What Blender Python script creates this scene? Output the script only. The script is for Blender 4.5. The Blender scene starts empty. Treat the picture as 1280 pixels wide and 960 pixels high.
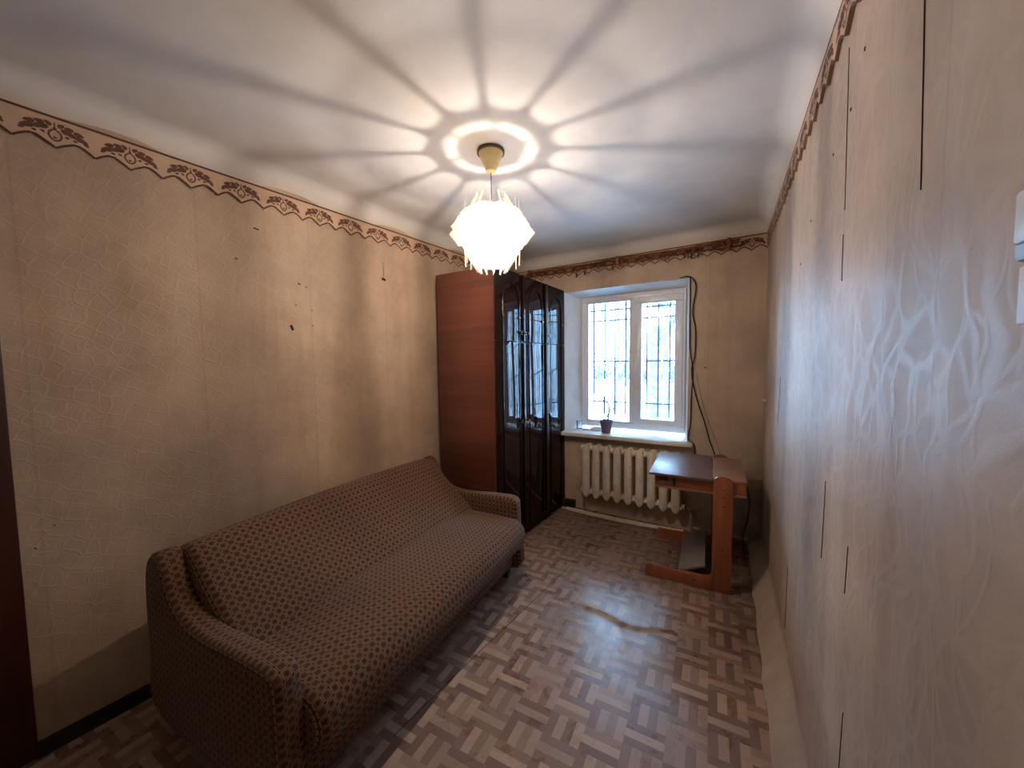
import bpy, bmesh, math, random
from mathutils import Vector, Matrix
random.seed(7)
PI = math.pi
SC = bpy.context.scene
COL = SC.collection

# ------------------------------------------------------------------ camera
YAW, PIT, ROL, FPX = .5658, .0589, -.0124, 465.08
cam_d = bpy.data.cameras.new('camera'); cam = bpy.data.objects.new('camera', cam_d); COL.objects.link(cam)
Fv = Vector((-math.sin(YAW)*math.cos(PIT), math.cos(YAW)*math.cos(PIT), -math.sin(PIT)))
Rv = Vector((math.cos(YAW), math.sin(YAW), 0)); Uv = Rv.cross(Fv)
R2 = Rv*math.cos(ROL) + Uv*math.sin(ROL); U2 = Uv*math.cos(ROL) - Rv*math.sin(ROL)
M = Matrix((R2, U2, -Fv)).transposed().to_4x4(); M.translation = Vector((2.095, 0, 1.4591))
cam.matrix_world = M
cam_d.sensor_width = 36; cam_d.lens = 36*FPX/1280; cam_d.clip_start = .02
SC.camera = cam

# ------------------------------------------------------------------ sky and exposure
world = bpy.data.worlds.new('overcast'); SC.world = world; world.use_nodes = True
wn = world.node_tree.nodes; wl = world.node_tree.links
bg = wn['Background']
tc = wn.new('ShaderNodeTexCoord'); sx = wn.new('ShaderNodeSeparateXYZ'); rp = wn.new('ShaderNodeValToRGB')
wl.new(tc.outputs['Generated'], sx.inputs[0]); wl.new(sx.outputs['Z'], rp.inputs[0])
rp.color_ramp.elements[0].position = 0.0; rp.color_ramp.elements[0].color = (.38, .66, 1, 1)
rp.color_ramp.elements[1].position = .6; rp.color_ramp.elements[1].color = (.38, .66, 1, 1)
wl.new(rp.outputs[0], bg.inputs[0]); bg.inputs[1].default_value = 9.5
SC.view_settings.view_transform = 'Standard'; SC.view_settings.look = 'None'
SC.view_settings.gamma = 1; SC.view_settings.use_curve_mapping = False
SC.view_settings.exposure = 1.25
LAMP_W = 16

# ------------------------------------------------------------------ room numbers
W, D, LA, RB, HB, HC = 2.204, 3.4225, .0415, -.0434, 2.40, 2.50
Y0 = -1.5
def XL(y): return LA*(y-D)
def XR(y): return W + RB*(y-D)

# ------------------------------------------------------------------ node helpers
def lin(r, g, b):
    f = lambda c: (c/255/12.92) if c/255 <= .04045 else ((c/255+.055)/1.055)**2.4
    return (f(r), f(g), f(b), 1)
class NT:
    def __init__(s, name):
        s.m = bpy.data.materials.new(name); s.m.use_nodes = True
        s.t = s.m.node_tree; s.n = s.t.nodes; s.l = s.t.links
        s.b = s.n['Principled BSDF']
    def set(s, **k):
        for a, v in k.items(): s.inp(s.b.inputs[a.replace('_', ' ')], v)
        return s
    def inp(s, sock, v):
        if v is None: return
        if hasattr(v, 'is_output'): s.l.new(v, sock)
        else: sock.default_value = v
    def math(s, op, a, b=None, c=None):
        n = s.n.new('ShaderNodeMath'); n.operation = op
        s.inp(n.inputs[0], a); s.inp(n.inputs[1], b); s.inp(n.inputs[2], c)
        return n.outputs[0]
    def coord(s, kind='Object'):
        return s.n.new('ShaderNodeTexCoord').outputs[kind]
    def mapping(s, v, scale=(1, 1, 1), rot=(0, 0, 0), loc=(0, 0, 0)):
        n = s.n.new('ShaderNodeMapping'); s.l.new(v, n.inputs[0])
        n.inputs['Scale'].default_value = scale; n.inputs['Rotation'].default_value = rot; n.inputs['Location'].default_value = loc
        return n.outputs[0]
    def sep(s, v):
        n = s.n.new('ShaderNodeSeparateXYZ'); s.l.new(v, n.inputs[0]); return n.outputs
    def comb(s, x, y, z=0.0):
        n = s.n.new('ShaderNodeCombineXYZ'); s.inp(n.inputs[0], x); s.inp(n.inputs[1], y); s.inp(n.inputs[2], z); return n.outputs[0]
    def noise(s, v, scale, detail=4, rough=.5, dist=0.0):
        n = s.n.new('ShaderNodeTexNoise'); s.inp(n.inputs['Vector'], v); n.inputs['Scale'].default_value = scale
        n.inputs['Detail'].default_value = detail; n.inputs['Roughness'].default_value = rough; n.inputs['Distortion'].default_value = dist
        return n.outputs
    def voro(s, v, scale, feat='F1', rnd=1.0, dist='EUCLIDEAN'):
        n = s.n.new('ShaderNodeTexVoronoi'); n.feature = feat; s.inp(n.inputs['Vector'], v)
        n.inputs['Scale'].default_value = scale; n.inputs['Randomness'].default_value = rnd
        if feat != 'DISTANCE_TO_EDGE': n.distance = dist
        return n.outputs
    def white(s, v):
        n = s.n.new('ShaderNodeTexWhiteNoise'); n.noise_dimensions = '3D'; s.l.new(v, n.inputs[0]); return n.outputs[0]
    def ramp(s, v, stops, interp='LINEAR'):
        n = s.n.new('ShaderNodeValToRGB'); s.inp(n.inputs[0], v); cr = n.color_ramp; cr.interpolation = interp
        while len(cr.elements) > len(stops): cr.elements.remove(cr.elements[-1])
        while len(cr.elements) < len(stops): cr.elements.new(1)
        for e, (p, c) in zip(cr.elements, stops):
            e.position = p; e.color = c if hasattr(c, '__len__') else (c, c, c, 1)
        return n.outputs[0]
    def mix(s, f, a, b, mode='MIX'):
        n = s.n.new('ShaderNodeMix'); n.data_type = 'RGBA'; n.blend_type = mode
        s.inp(n.inputs[0], f); s.inp(n.inputs[6], a); s.inp(n.inputs[7], b); return n.outputs[2]
    def maprange(s, v, a, b, c=0.0, d=1.0, smooth=False):
        n = s.n.new('ShaderNodeMapRange'); s.inp(n.inputs[0], v)
        if smooth: n.interpolation_type = 'SMOOTHSTEP'
        for i, x in enumerate((a, b, c, d)): n.inputs[i+1].default_value = x
        return n.outputs[0]
    def bump(s, h, strength=.3, dist=.01, normal=None):
        n = s.n.new('ShaderNodeBump'); s.inp(n.inputs['Height'], h); n.inputs['Strength'].default_value = strength
        n.inputs['Distance'].default_value = dist; s.inp(n.inputs['Normal'], normal)
        s.l.new(n.outputs[0], s.b.inputs['Normal']); return n.outputs[0]

def flat(name, rgb, rough=.5, metal=0.0, var=.06, nscale=30, spec=.5, bumpk=0.0):
    t = NT(name); v = t.coord()
    nz = t.noise(v, nscale, 3)[0]
    c = lin(*rgb); d = tuple(x*(1-var*2) for x in c[:3])+(1,); e = tuple(min(1, x*(1+var*2)) for x in c[:3])+(1,)
    t.set(Base_Color=t.ramp(nz, [(.3, d), (.7, e)]), Roughness=rough, Metallic=metal, Specular_IOR_Level=spec)
    if bumpk: t.bump(nz, bumpk, .003)
    return t.m

# ---- materials
def wallpaper(name, base, kind):
    t = NT(name); v = t.coord()
    x, y, z = t.sep(v)
    if kind == 'back': along = x
    else: along = y
    p2 = t.comb(along, z, 0.0)
    big = t.noise(p2, 1.7, 4, .6)[0]
    streak = t.noise(t.mapping(p2, (9, .9, 1)), 1.0, 4, .6)[0]
    grain = t.noise(p2, 260, 2, .6)[0]
    c0 = lin(*base); c1 = lin(*[q*.86 for q in base]); c2 = lin(base[0]*1.03, base[1]*1.03, base[2]*1.02)
    col = t.mix(t.maprange(big, .35, .65), c1, c2)
    col = t.mix(t.math('MULTIPLY', t.maprange(streak, .48, .75), .45), col, lin(base[0]*.84, base[1]*.77, base[2]*.68))
    col = t.mix(t.math('MULTIPLY', t.maprange(grain, .3, .8), .20), col, lin(*[q*.72 for q in base]))
    # strips of paper hung side by side: every .52 m a darker soiled joint
    s = t.math('ABSOLUTE', t.math('SUBTRACT', t.math('FRACT', t.math('DIVIDE', t.math('ADD', along, .06 if kind == 'left' else .0), .52)), .5))
    col = t.mix(t.math('MULTIPLY', t.maprange(s, .012, 0.0), .16), col, lin(base[0]*.62, base[1]*.52, base[2]*.42))
    # soot and damp near floor and in corners of the window wall
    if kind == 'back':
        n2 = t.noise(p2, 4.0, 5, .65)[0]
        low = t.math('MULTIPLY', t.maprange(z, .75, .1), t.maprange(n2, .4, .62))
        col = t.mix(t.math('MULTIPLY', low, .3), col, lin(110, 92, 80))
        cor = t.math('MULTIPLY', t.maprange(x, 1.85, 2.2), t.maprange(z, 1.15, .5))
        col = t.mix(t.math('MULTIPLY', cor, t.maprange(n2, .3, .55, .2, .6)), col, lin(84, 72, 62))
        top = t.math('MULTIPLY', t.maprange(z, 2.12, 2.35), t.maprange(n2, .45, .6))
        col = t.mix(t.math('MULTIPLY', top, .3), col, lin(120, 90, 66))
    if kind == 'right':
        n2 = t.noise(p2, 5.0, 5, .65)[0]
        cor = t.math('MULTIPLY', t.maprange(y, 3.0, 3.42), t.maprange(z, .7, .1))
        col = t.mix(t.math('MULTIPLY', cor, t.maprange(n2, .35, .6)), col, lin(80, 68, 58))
    # embossed relief
    wob = t.noise(p2, 5, 2)[1]
    nm = t.n.new('ShaderNodeVectorMath'); nm.operation = 'MULTIPLY_ADD'; t.l.new(wob, nm.inputs[0])
    nm.inputs[1].default_value = (.16, .16, 0); t.l.new(p2, nm.inputs[2])
    if kind == 'right':
        a = t.voro(t.mapping(nm.outputs[0], (1.35, .8, 1)), 9, 'DISTANCE_TO_EDGE')[0]
        b = t.voro(t.mapping(nm.outputs[0], (1.1, .7, 1), (0, 0, .6), (3, 1, 0)), 13, 'DISTANCE_TO_EDGE')[0]
        h = t.math('MAXIMUM', t.maprange(a, .11, .02, 0, 1, True), t.math('MULTIPLY', t.maprange(b, .10, .02, 0, 1, True), .8))
        bs = .11
    elif kind == 'left':
        wq = t.n.new('ShaderNodeVectorMath'); wq.operation = 'MULTIPLY_ADD'; t.l.new(t.noise(p2, 16, 1)[1], wq.inputs[0]); wq.inputs[1].default_value = (.045, .045, 0); t.l.new(p2, wq.inputs[2])
        a = t.voro(t.mapping(wq.outputs[0], (1, 1, 1), (0, 0, .5)), 17, 'DISTANCE_TO_EDGE', .35)[0]
        b = t.voro(t.mapping(wq.outputs[0], (1, 1, 1), (0, 0, .5), (.03, .02, 0)), 17, 'DISTANCE_TO_EDGE', .55)[0]
        h = t.math('MAXIMUM', t.maprange(a, .09, .02), t.math('MULTIPLY', t.maprange(b, .05, 0), .7))
        bs = .17
    else:
        a = t.voro(p2, 22, 'DISTANCE_TO_EDGE', .8)[0]
        h = t.maprange(a, .1, 0); bs = .12
    col = t.mix(t.math('MULTIPLY', h, .10 if kind == 'left' else .06), col, lin(base[0]*1.12, base[1]*1.1, base[2]*1.04))
    hh = t.math('ADD', h, t.math('MULTIPLY', grain, .35))
    t.bump(hh, bs, .004)
    t.set(Base_Color=col, Roughness=t.maprange(h, 0, 1, .56, .46), Specular_IOR_Level=.38)
    return t.m
M_WL = wallpaper('wallpaper_left', (196, 170, 147), 'left')
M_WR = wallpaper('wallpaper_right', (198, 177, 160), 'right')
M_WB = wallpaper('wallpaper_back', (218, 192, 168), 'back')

def ceiling_mat():
    t = NT('ceiling_whitewash'); v = t.coord()
    n1 = t.noise(v, 2.2, 5, .6)[0]; n2 = t.noise(v, 45, 3, .6)[0]
    c = t.mix(t.maprange(n1, .35, .7), lin(216, 212, 208), lin(234, 231, 228))
    x, y, z = t.sep(v)
    band = t.maprange(z, 2.47, 2.41)
    c = t.mix(t.math('MULTIPLY', band, .6), c, lin(190, 172, 150))
    t.set(Base_Color=c, Roughness=.85); t.bump(n2, .12, .004); return t.m
M_CEIL = ceiling_mat()

def floor_mat():
    t = NT('printed_linoleum'); v = t.coord()
    q = t.mapping(v, (1, 1, 1), (0, 0, -math.radians(4.3)), (.05, .02, 0))
    x, y, z = t.sep(q)
    cx = t.math('DIVIDE', x, .1435); i = t.math('FLOOR', cx); fx = t.math('FRACT', cx)
    ry = t.math('ADD', t.math('DIVIDE', y, .206), t.math('MULTIPLY', t.math('MODULO', t.math('ABSOLUTE', i), 2), .5))
    j = t.math('FLOOR', ry); fy = t.math('FRACT', ry)
    isv = t.math('LESS_THAN', fy, .5)
    vx = t.math('MULTIPLY', fx, 4); vy = t.math('MULTIPLY', t.math('SUBTRACT', fy, .5), 6)
    idx = t.math('ADD', t.math('MULTIPLY', isv, t.math('FLOOR', vx)), t.math('MULTIPLY', t.math('SUBTRACT', 1, isv), t.math('ADD', t.math('FLOOR', vy), 4)))
    # the print repeats every four blocks
    rnd = t.white(t.comb(t.math('MODULO', t.math('ADD', i, 40), 4), t.math('MODULO', t.math('ADD', j, 40), 3), idx))
    par = t.math('MODULO', idx, 2)
    tone = t.math('ADD', t.math('MULTIPLY', rnd, .5), t.math('MULTIPLY', par, .5))
    gr_v = t.noise(t.mapping(v, (160, 14, 1)), 1, 3, .7)[0]; gr_h = t.noise(t.mapping(v, (14, 160, 1)), 1, 3, .7)[0]
    gr = t.math('ADD', t.math('MULTIPLY', isv, gr_v), t.math('MULTIPLY', t.math('SUBTRACT', 1, isv), gr_h))
    col = t.ramp(t.math('ADD', tone, t.math('MULTIPLY', t.math('SUBTRACT', gr, .5), .28)),
                 [(0.1, lin(122, 92, 78)), (.38, lin(136, 106, 90)), (.55, lin(164, 134, 115)), (.95, lin(184, 153, 130))])
    # wear and dirt
    n1 = t.noise(v, 1.6, 5, .65)[0]; n2 = t.noise(v, 9, 5, .7)[0]
    dirt = t.math('MULTIPLY', t.maprange(n1, .45, .65), t.maprange(n2, .35, .6))
    col = t.mix(t.math('MULTIPLY', dirt, .45), col, lin(118, 104, 94))
    x0, y0, z0 = t.sep(v)
    # darker zone in front of the window wall and by the desk
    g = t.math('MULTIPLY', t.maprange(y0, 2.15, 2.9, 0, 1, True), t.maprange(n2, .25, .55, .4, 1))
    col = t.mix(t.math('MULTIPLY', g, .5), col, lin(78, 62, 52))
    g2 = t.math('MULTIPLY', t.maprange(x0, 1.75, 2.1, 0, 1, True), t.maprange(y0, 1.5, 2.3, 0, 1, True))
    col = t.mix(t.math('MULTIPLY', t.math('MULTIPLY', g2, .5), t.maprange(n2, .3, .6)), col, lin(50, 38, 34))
    # traffic-scuffed patch where the print has worn thin
    dx = t.math('SUBTRACT', x0, 1.38); dy = t.math('SUBTRACT', y0, 2.1)
    rr = t.math('ADD', t.math('MULTIPLY', dx, t.math('MULTIPLY', dx, 5.0)), t.math('MULTIPLY', dy, t.math('MULTIPLY', dy, 1.6)))
    worn = t.math('MULTIPLY', t.maprange(rr, .75, .1, 0, 1, True), t.maprange(n2, .38, .58))
    col = t.mix(t.math('MULTIPLY', worn, .55), col, lin(140, 126, 118))
    sp = t.voro(v, 9, 'F1')[0]
    col = t.mix(t.math('MULTIPLY', t.maprange(sp, .035, .02), .6), col, lin(60, 34, 30))
    rough = t.maprange(t.math('ADD', n2, t.math('MULTIPLY', worn, -.12)), .3, .7, .2, .42)
    w = t.noise(v, 5.5, 3, .55)[0]; fine = t.noise(v, 120, 3, .6)[0]
    t.bump(t.math('ADD', t.math('MULTIPLY', w, 1.0), t.math('MULTIPLY', fine, .03)), .16, .02)
    t.set(Base_Color=col, Roughness=rough, Specular_IOR_Level=.5)
    return t.m
M_FLOOR = floor_mat()

def fabric_mat():
    t = NT('lattice_upholstery'); uv = t.coord('UV')
    x, y, z = t.sep(uv)
    P = .029
    cx = t.math('DIVIDE', x, P); cy = t.math('DIVIDE', y, P)
    fx = t.math('ABSOLUTE', t.math('SUBTRACT', t.math('FRACT', cx), .5)); fy = t.math('ABSOLUTE', t.math('SUBTRACT', t.math('FRACT', cy), .5))
    i = t.math('FLOOR', cx); j = t.math('FLOOR', cy)
    chk = t.math('MODULO', t.math('ABSOLUTE', t.math('ADD', i, j)), 2)
    base = t.mix(chk, lin(98, 66, 48), lin(83, 55, 40))
    mx = t.math('MAXIMUM', fx, fy)
    dia = t.math('ADD', fx, fy)
    # dark middle lozenge, redder ring
    base = t.mix(t.math('LESS_THAN', dia, .27), base, t.mix(chk, lin(56, 30, 24), lin(70, 42, 33)))
    ln = t.math('MULTIPLY', t.math('GREATER_THAN', mx, .37), t.math('LESS_THAN', mx, .44))
    base = t.mix(t.math('MULTIPLY', ln, .85), base, lin(158, 121, 89))
    base = t.mix(t.math('MULTIPLY', t.math('GREATER_THAN', mx, .455), .6), base, lin(84, 56, 46))
    base = t.mix(t.math('GREATER_THAN', dia, .80), base, lin(62, 36, 30))
    n = t.noise(uv, 420, 2, .7)[0]; b = t.noise(uv, 5, 4, .6)[0]
    base = t.mix(t.math('MULTIPLY', t.maprange(n, .3, .7), .3), base, lin(70, 48, 36))
    base = t.mix(t.math('MULTIPLY', t.maprange(b, .5, .75), .25), base, lin(96, 74, 56))
    t.set(Base_Color=base, Roughness=.92, Specular_IOR_Level=.25, Sheen_Weight=.08, Sheen_Roughness=.5)
    t.bump(t.math('ADD', n, t.math('MULTIPLY', ln, .8)), .35, .002)
    return t.m
M_FAB = fabric_mat()

def wood_mat(name, c1, c2, scale, rough, axis, coat=0.0):
    t = NT(name); v = t.coord()
    sc = {'x': (1.2, 26, 26), 'y': (26, 1.2, 26), 'z': (26, 26, 1.2)}[axis]
    n = t.noise(t.mapping(v, tuple(s*scale for s in sc)), 1, 5, .62, .4)[0]
    big = t.noise(t.mapping(v, tuple((.35 if s < 3 else .08)*s for s in sc)), 1, 3)[0]
    f = t.math('ADD', t.math('MULTIPLY', n, .65), t.math('MULTIPLY', big, .35))
    t.set(Base_Color=t.ramp(f, [(.36, lin(*c1)), (.64, lin(*c2))]), Roughness=rough, Coat_Weight=coat, Coat_Roughness=.12)
    t.bump(n, .06, .002)
    return t.m
M_WARD = wood_mat('wardrobe_veneer', (86, 46, 36), (118, 66, 50), .55, .32, 'x', .25)
M_DESK = wood_mat('orange_lacquered_wood', (132, 70, 44), (168, 98, 64), 1.0, .38, 'x', .15)
M_DESKV = wood_mat('orange_lacquered_wood_upright', (128, 68, 42), (162, 92, 60), 1.0, .38, 'z', .15)
M_TOP = wood_mat('worn_desk_top_veneer', (104, 76, 72), (134, 100, 92), .8, .36, 'x', .1)
M_TOP2 = wood_mat('worn_desk_leaf_veneer', (138, 98, 80), (164, 122, 100), .8, .36, 'x', .1)
M_DOORW = wood_mat('dark_door_wood', (44, 16, 8), (66, 26, 14), .6, .4, 'z')
M_CORN = wood_mat('rail_varnish', (86, 44, 20), (146, 84, 40), 2.0, .3, 'x', .3)
def gloss():
    t = NT('dark_gloss_door'); v = t.coord()
    n = t.noise(t.mapping(v, (1, 1, 1)), 2.2, 1)[0]; g = t.noise(t.mapping(v, (20, 20, 1.5)), 1.5, 4, .6)[0]
    t.set(Base_Color=t.ramp(g, [(.35, lin(34, 18, 18)), (.7, lin(42, 23, 22))]), Roughness=.4, Specular_IOR_Level=.0)
    nb = t.bump(n, .018, .01)
    gl = t.n.new('ShaderNodeBsdfGlossy'); gl.inputs['Roughness'].default_value = .02; t.l.new(nb, gl.inputs['Normal'])
    mx = t.n.new('ShaderNodeMixShader'); mx.inputs[0].default_value = .075
    t.l.new(t.b.outputs[0], mx.inputs[1]); t.l.new(gl.outputs[0], mx.inputs[2]); t.l.new(mx.outputs[0], t.n['Material Output'].inputs[0])
    return t.m
M_GLOSS = gloss()
M_ARCH = flat('dark_bevel_moulding', (16, 12, 14), .12, 0, .1)
M_BRASS = flat('dull_brass', (120, 96, 60), .3, .9)
M_UPVC = flat('white_upvc', (240, 243, 248), .28, 0, .02)
M_REVEAL = flat('white_reveal_paint', (238, 242, 244), .6, 0, .03, 8)
M_SILL = flat('white_sill_paint', (232, 230, 226), .4, 0, .06, 12)
def rad_mat():
    t = NT('old_cream_enamel'); v = t.coord(); x, y, z = t.sep(v)
    n = t.noise(v, 30, 5, .65)[0]; m = t.noise(v, 8, 4, .6)[0]
    c = t.mix(t.maprange(m, .35, .7), lin(232, 218, 198), lin(216, 200, 178))
    c = t.mix(t.math('MULTIPLY', t.maprange(n, .6, .72), .75), c, lin(104, 74, 54))
    t.set(Base_Color=c, Roughness=.42); t.bump(n, .15, .003); return t.m
M_RAD = rad_mat()
M_PIPE = flat('pipe_paint', (176, 164, 150), .5, 0, .12, 20)
M_MOULD = flat('loose_moulding_white', (226, 212, 192), .45, 0, .06)
M_BLACK = flat('black_base_paint', (26, 20, 18), .5, 0, .2)
M_CABLE = flat('black_cable_rubber', (18, 18, 20), .45)
M_CREAM = flat('cream_plastic', (220, 200, 150), .35, 0, .03)
M_DARKP = flat('dark_rose_ring', (92, 66, 50), .5)
M_CORD = flat('lamp_cord_plastic', (150, 120, 110), .4)
M_POT = flat('plum_plastic_pot', (124, 104, 122), .5, 0, .08)
M_SOIL = flat('dry_soil', (58, 44, 36), .95, 0, .3, 80)
M_STEM = flat('plant_stem', (56, 50, 40), .7)
M_LEAF = flat('plant_leaf', (60, 74, 52), .6)
M_STICK = flat('support_stick', (74, 48, 46), .6)
M_PAPER = flat('wallpaper_border_paper', (196, 164, 138), .7, 0, .05, 12)
M_INK = flat('wallpaper_border_print', (84, 52, 38), .7, 0, .14, 60)
M_INK2 = flat('wallpaper_border_flower', (98, 62, 48), .7, 0, .12, 60)
M_TEAR = flat('torn_paper_gap', (46, 34, 28), .9, 0, .1)
M_PLAST = flat('aged_white_plastic', (214, 214, 214), .4, 0, .04)
M_PLASTG = flat('aged_grey_plastic', (150, 150, 146), .4, 0, .05)
M_IRON = flat('painted_iron_bar', (34, 36, 40), .5)
M_BARK = flat('frosted_bark', (96, 92, 92), .95, 0, .2, 14)
M_SNOW = flat('snow', (236, 240, 246), .8, 0, .03, 3, bumpk=.5)
M_STEELP = flat('grey_laminate_footrest', (120, 108, 100), .35)
M_BAGW = flat('crumpled_white_film', (226, 226, 228), .35, 0, .05)
M_CHIP = flat('plaster_chip', (120, 112, 104), .9)
def glass_mat(name, tint=(1, 1, 1, 1)):
    m = bpy.data.materials.new(name); m.use_nodes = True; n = m.node_tree.nodes; l = m.node_tree.links; n.remove(n['Principled BSDF'])
    tr = n.new('ShaderNodeBsdfTransparent'); tr.inputs[0].default_value = tint
    gl = n.new('ShaderNodeBsdfGlossy'); gl.inputs['Roughness'].default_value = .01
    fr = n.new('ShaderNodeFresnel'); fr.inputs[0].default_value = 1.45
    mx = n.new('ShaderNodeMixShader'); l.new(fr.outputs[0], mx.inputs[0]); l.new(tr.outputs[0], mx.inputs[1]); l.new(gl.outputs[0], mx.inputs[2])
    l.new(mx.outputs[0], n['Material Output'].inputs[0]); return m
M_GLASS = glass_mat('window_glass', (.97, .985, 1, 1)); M_GLASS2 = glass_mat('thin_tumbler_glass', (.9, .93, .95, 1))
def shade_mat(name, clear):
    m = bpy.data.materials.new(name); m.use_nodes = True; n = m.node_tree.nodes; l = m.node_tree.links; n.remove(n['Principled BSDF'])
    tr = n.new('ShaderNodeBsdfTransparent'); tr.inputs[0].default_value = (1, .97, .93, 1)
    tl = n.new('ShaderNodeBsdfTranslucent'); tl.inputs[0].default_value = (.92, .88, .82, 1)
    df = n.new('ShaderNodeBsdfDiffuse'); df.inputs[0].default_value = (.85, .82, .78, 1)
    m1 = n.new('ShaderNodeMixShader'); m1.inputs[0].default_value = .5; l.new(tl.outputs[0], m1.inputs[1]); l.new(df.outputs[0], m1.inputs[2])
    m2 = n.new('ShaderNodeMixShader'); m2.inputs[0].default_value = clear; l.new(m1.outputs[0], m2.inputs[1]); l.new(tr.outputs[0], m2.inputs[2])
    l.new(m2.outputs[0], n['Material Output'].inputs[0]); return m
M_SHADE = shade_mat('milky_shade_plastic', .52); M_SHADEO = shade_mat('dense_shade_plastic', .08); M_DIMFILM = glass_mat('tinted_dimming_film', (.48, .465, .45, 1)); M_SHADEB = shade_mat('clear_shade_barrel', .84)
def emis():
    m = bpy.data.materials.new('lit_bulb'); m.use_nodes = True; b = m.node_tree.nodes['Principled BSDF']
    b.inputs['Emission Color'].default_value = (1, .84, .66, 1); b.inputs['Emission Strength'].default_value = 14
    n = m.node_tree.nodes; l = m.node_tree.links; tr = n.new('ShaderNodeBsdfTransparent'); mx = n.new('ShaderNodeMixShader'); mx.inputs[0].default_value = .8
    l.new(b.outputs[0], mx.inputs[1]); l.new(tr.outputs[0], mx.inputs[2]); l.new(mx.outputs[0], n['Material Output'].inputs[0]); return m
M_BULB = emis()

# ------------------------------------------------------------------ mesh helpers
def empty(name, loc=(0, 0, 0), rz=0, label=None, cat=None, group=None, kind=None):
    o = bpy.data.objects.new(name, None); COL.objects.link(o); o.location = loc; o.rotation_euler = (0, 0, rz); o.empty_display_size = .05
    return tag(o, label, cat, group, kind)
def tag(o, label=None, cat=None, group=None, kind=None):
    if label: o['label'] = label
    if cat: o['category'] = cat
    if group: o['group'] = group
    if kind: o['kind'] = kind
    return o
def link(name, me, mat, parent=None, smooth=False):
    o = bpy.data.objects.new(name, me); COL.objects.link(o)
    if mat and not me.materials: me.materials.append(mat)
    if parent: o.parent = parent
    if smooth:
        for p in me.polygons: p.use_smooth = True
        try: me.set_sharp_from_angle(angle=math.radians(38))
        except Exception: pass
    return o
class MB:
    def __init__(s): s.v = []; s.f = []; s.uv = {}
    def quad(s, *ids): s.f.append(ids)
    def box(s, x0, x1, y0, y1, z0, z1):
        b = len(s.v)
        s.v += [(x0, y0, z0), (x1, y0, z0), (x1, y1, z0), (x0, y1, z0), (x0, y0, z1), (x1, y0, z1), (x1, y1, z1), (x0, y1, z1)]
        for f in ((0, 3, 2, 1), (4, 5, 6, 7), (0, 1, 5, 4), (1, 2, 6, 5), (2, 3, 7, 6), (3, 0, 4, 7)): s.f.append(tuple(b+i for i in f))
        return s
    def tube(s, pts, r, n=8, cap=True, taper=None):
        pts = [Vector(p) for p in pts]; b = len(s.v); up = Vector((0, 0, 1)); prev = None
        for k, p in enumerate(pts):
            d = (pts[min(k+1, len(pts)-1)]-pts[max(k-1, 0)]).normalized()
            if prev is None:
                a = Vector((1, 0, 0)) if abs(d.z) > .9 else up
                e = d.cross(a).normalized()
            else:
                e = prev - d*prev.dot(d); e.normalize()
            prev = e; f = d.cross(e)
            rr = r if taper is None else r*(1+(taper-1)*k/max(1, len(pts)-1))
            for i in range(n):
                t = 2*PI*i/n; s.v.append(tuple(p+e*math.cos(t)*rr+f*math.sin(t)*rr))
        for k in range(len(pts)-1):
            for i in range(n):
                j = (i+1) % n; s.f.append((b+k*n+i, b+k*n+j, b+(k+1)*n+j, b+(k+1)*n+i))
        if cap:
            s.f.append(tuple(b+i for i in reversed(range(n)))); s.f.append(tuple(b+(len(pts)-1)*n+i for i in range(n)))
        return s
    def lathe(s, prof, n=24, c=(0, 0, 0), cap=True):
        b = len(s.v)
        for r, z in prof:
            for i in range(n):
                t = 2*PI*i/n; s.v.append((c[0]+r*math.cos(t), c[1]+r*math.sin(t), c[2]+z))
        for k in range(len(prof)-1):
            for i in range(n):
                j = (i+1) % n; s.f.append((b+k*n+i, b+k*n+j, b+(k+1)*n+j, b+(k+1)*n+i))
        if cap:
            s.f.append(tuple(b+i for i in reversed(range(n)))); s.f.append(tuple(b+(len(prof)-1)*n+i for i in range(n)))
        return s
    def build(s, name, mat, parent=None, smooth=False, bevel=0, seg=2):
        me = bpy.data.meshes.new(name); me.from_pydata(s.v, [], s.f); me.update()
        bm = bmesh.new(); bm.from_mesh(me); bmesh.ops.recalc_face_normals(bm, faces=bm.faces)
        if bevel: bmesh.ops.bevel(bm, geom=[e for e in bm.edges if e.calc_face_angle(0) > .5], offset=bevel, segments=seg, affect='EDGES', profile=.5)
        bm.to_mesh(me); bm.free()
        return link(name, me, mat, parent, smooth or bool(bevel))
def box(name, mat, parent, x0, x1, y0, y1, z0, z1, bevel=0, seg=2):
    return MB().box(x0, x1, y0, y1, z0, z1).build(name, mat, parent, bevel=bevel, seg=seg)
def prism(name, mat, parent, poly, axis, a, b, bevel=0, seg=2):
    """extrude a 2-D outline; axis 'y': outline is (x,z), 'x': (y,z), 'z': (x,y)"""
    m = MB(); n = len(poly)
    for c in (a, b):
        for p in poly:
            m.v.append({'y': (p[0], c, p[1]), 'x': (c, p[0], p[1]), 'z': (p[0], p[1], c)}[axis])
    m.f.append(tuple(range(n))); m.f.append(tuple(range(2*n-1, n-1, -1)))
    for i in range(n):
        j = (i+1) % n; m.f.append((i, j, n+j, n+i))
    return m.build(name, mat, parent, bevel=bevel, seg=seg)
def smooth_poly(pts, closed=True, n=5):
    out = []; L = len(pts)
    rng = range(L) if closed else range(L-1)
    g = lambda i: Vector(pts[i % L]) if closed else Vector(pts[max(0, min(L-1, i))])
    for i in rng:
        p0, p1, p2, p3 = g(i-1), g(i), g(i+1), g(i+2)
        for k in range(n):
            t = k/n; out.append(tuple(.5*((2*p1)+(-p0+p2)*t+(2*p0-5*p1+4*p2-p3)*t*t+(-p0+3*p1-3*p2+p3)*t**3)))
    if not closed: out.append(tuple(pts[-1]))
    return out
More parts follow.
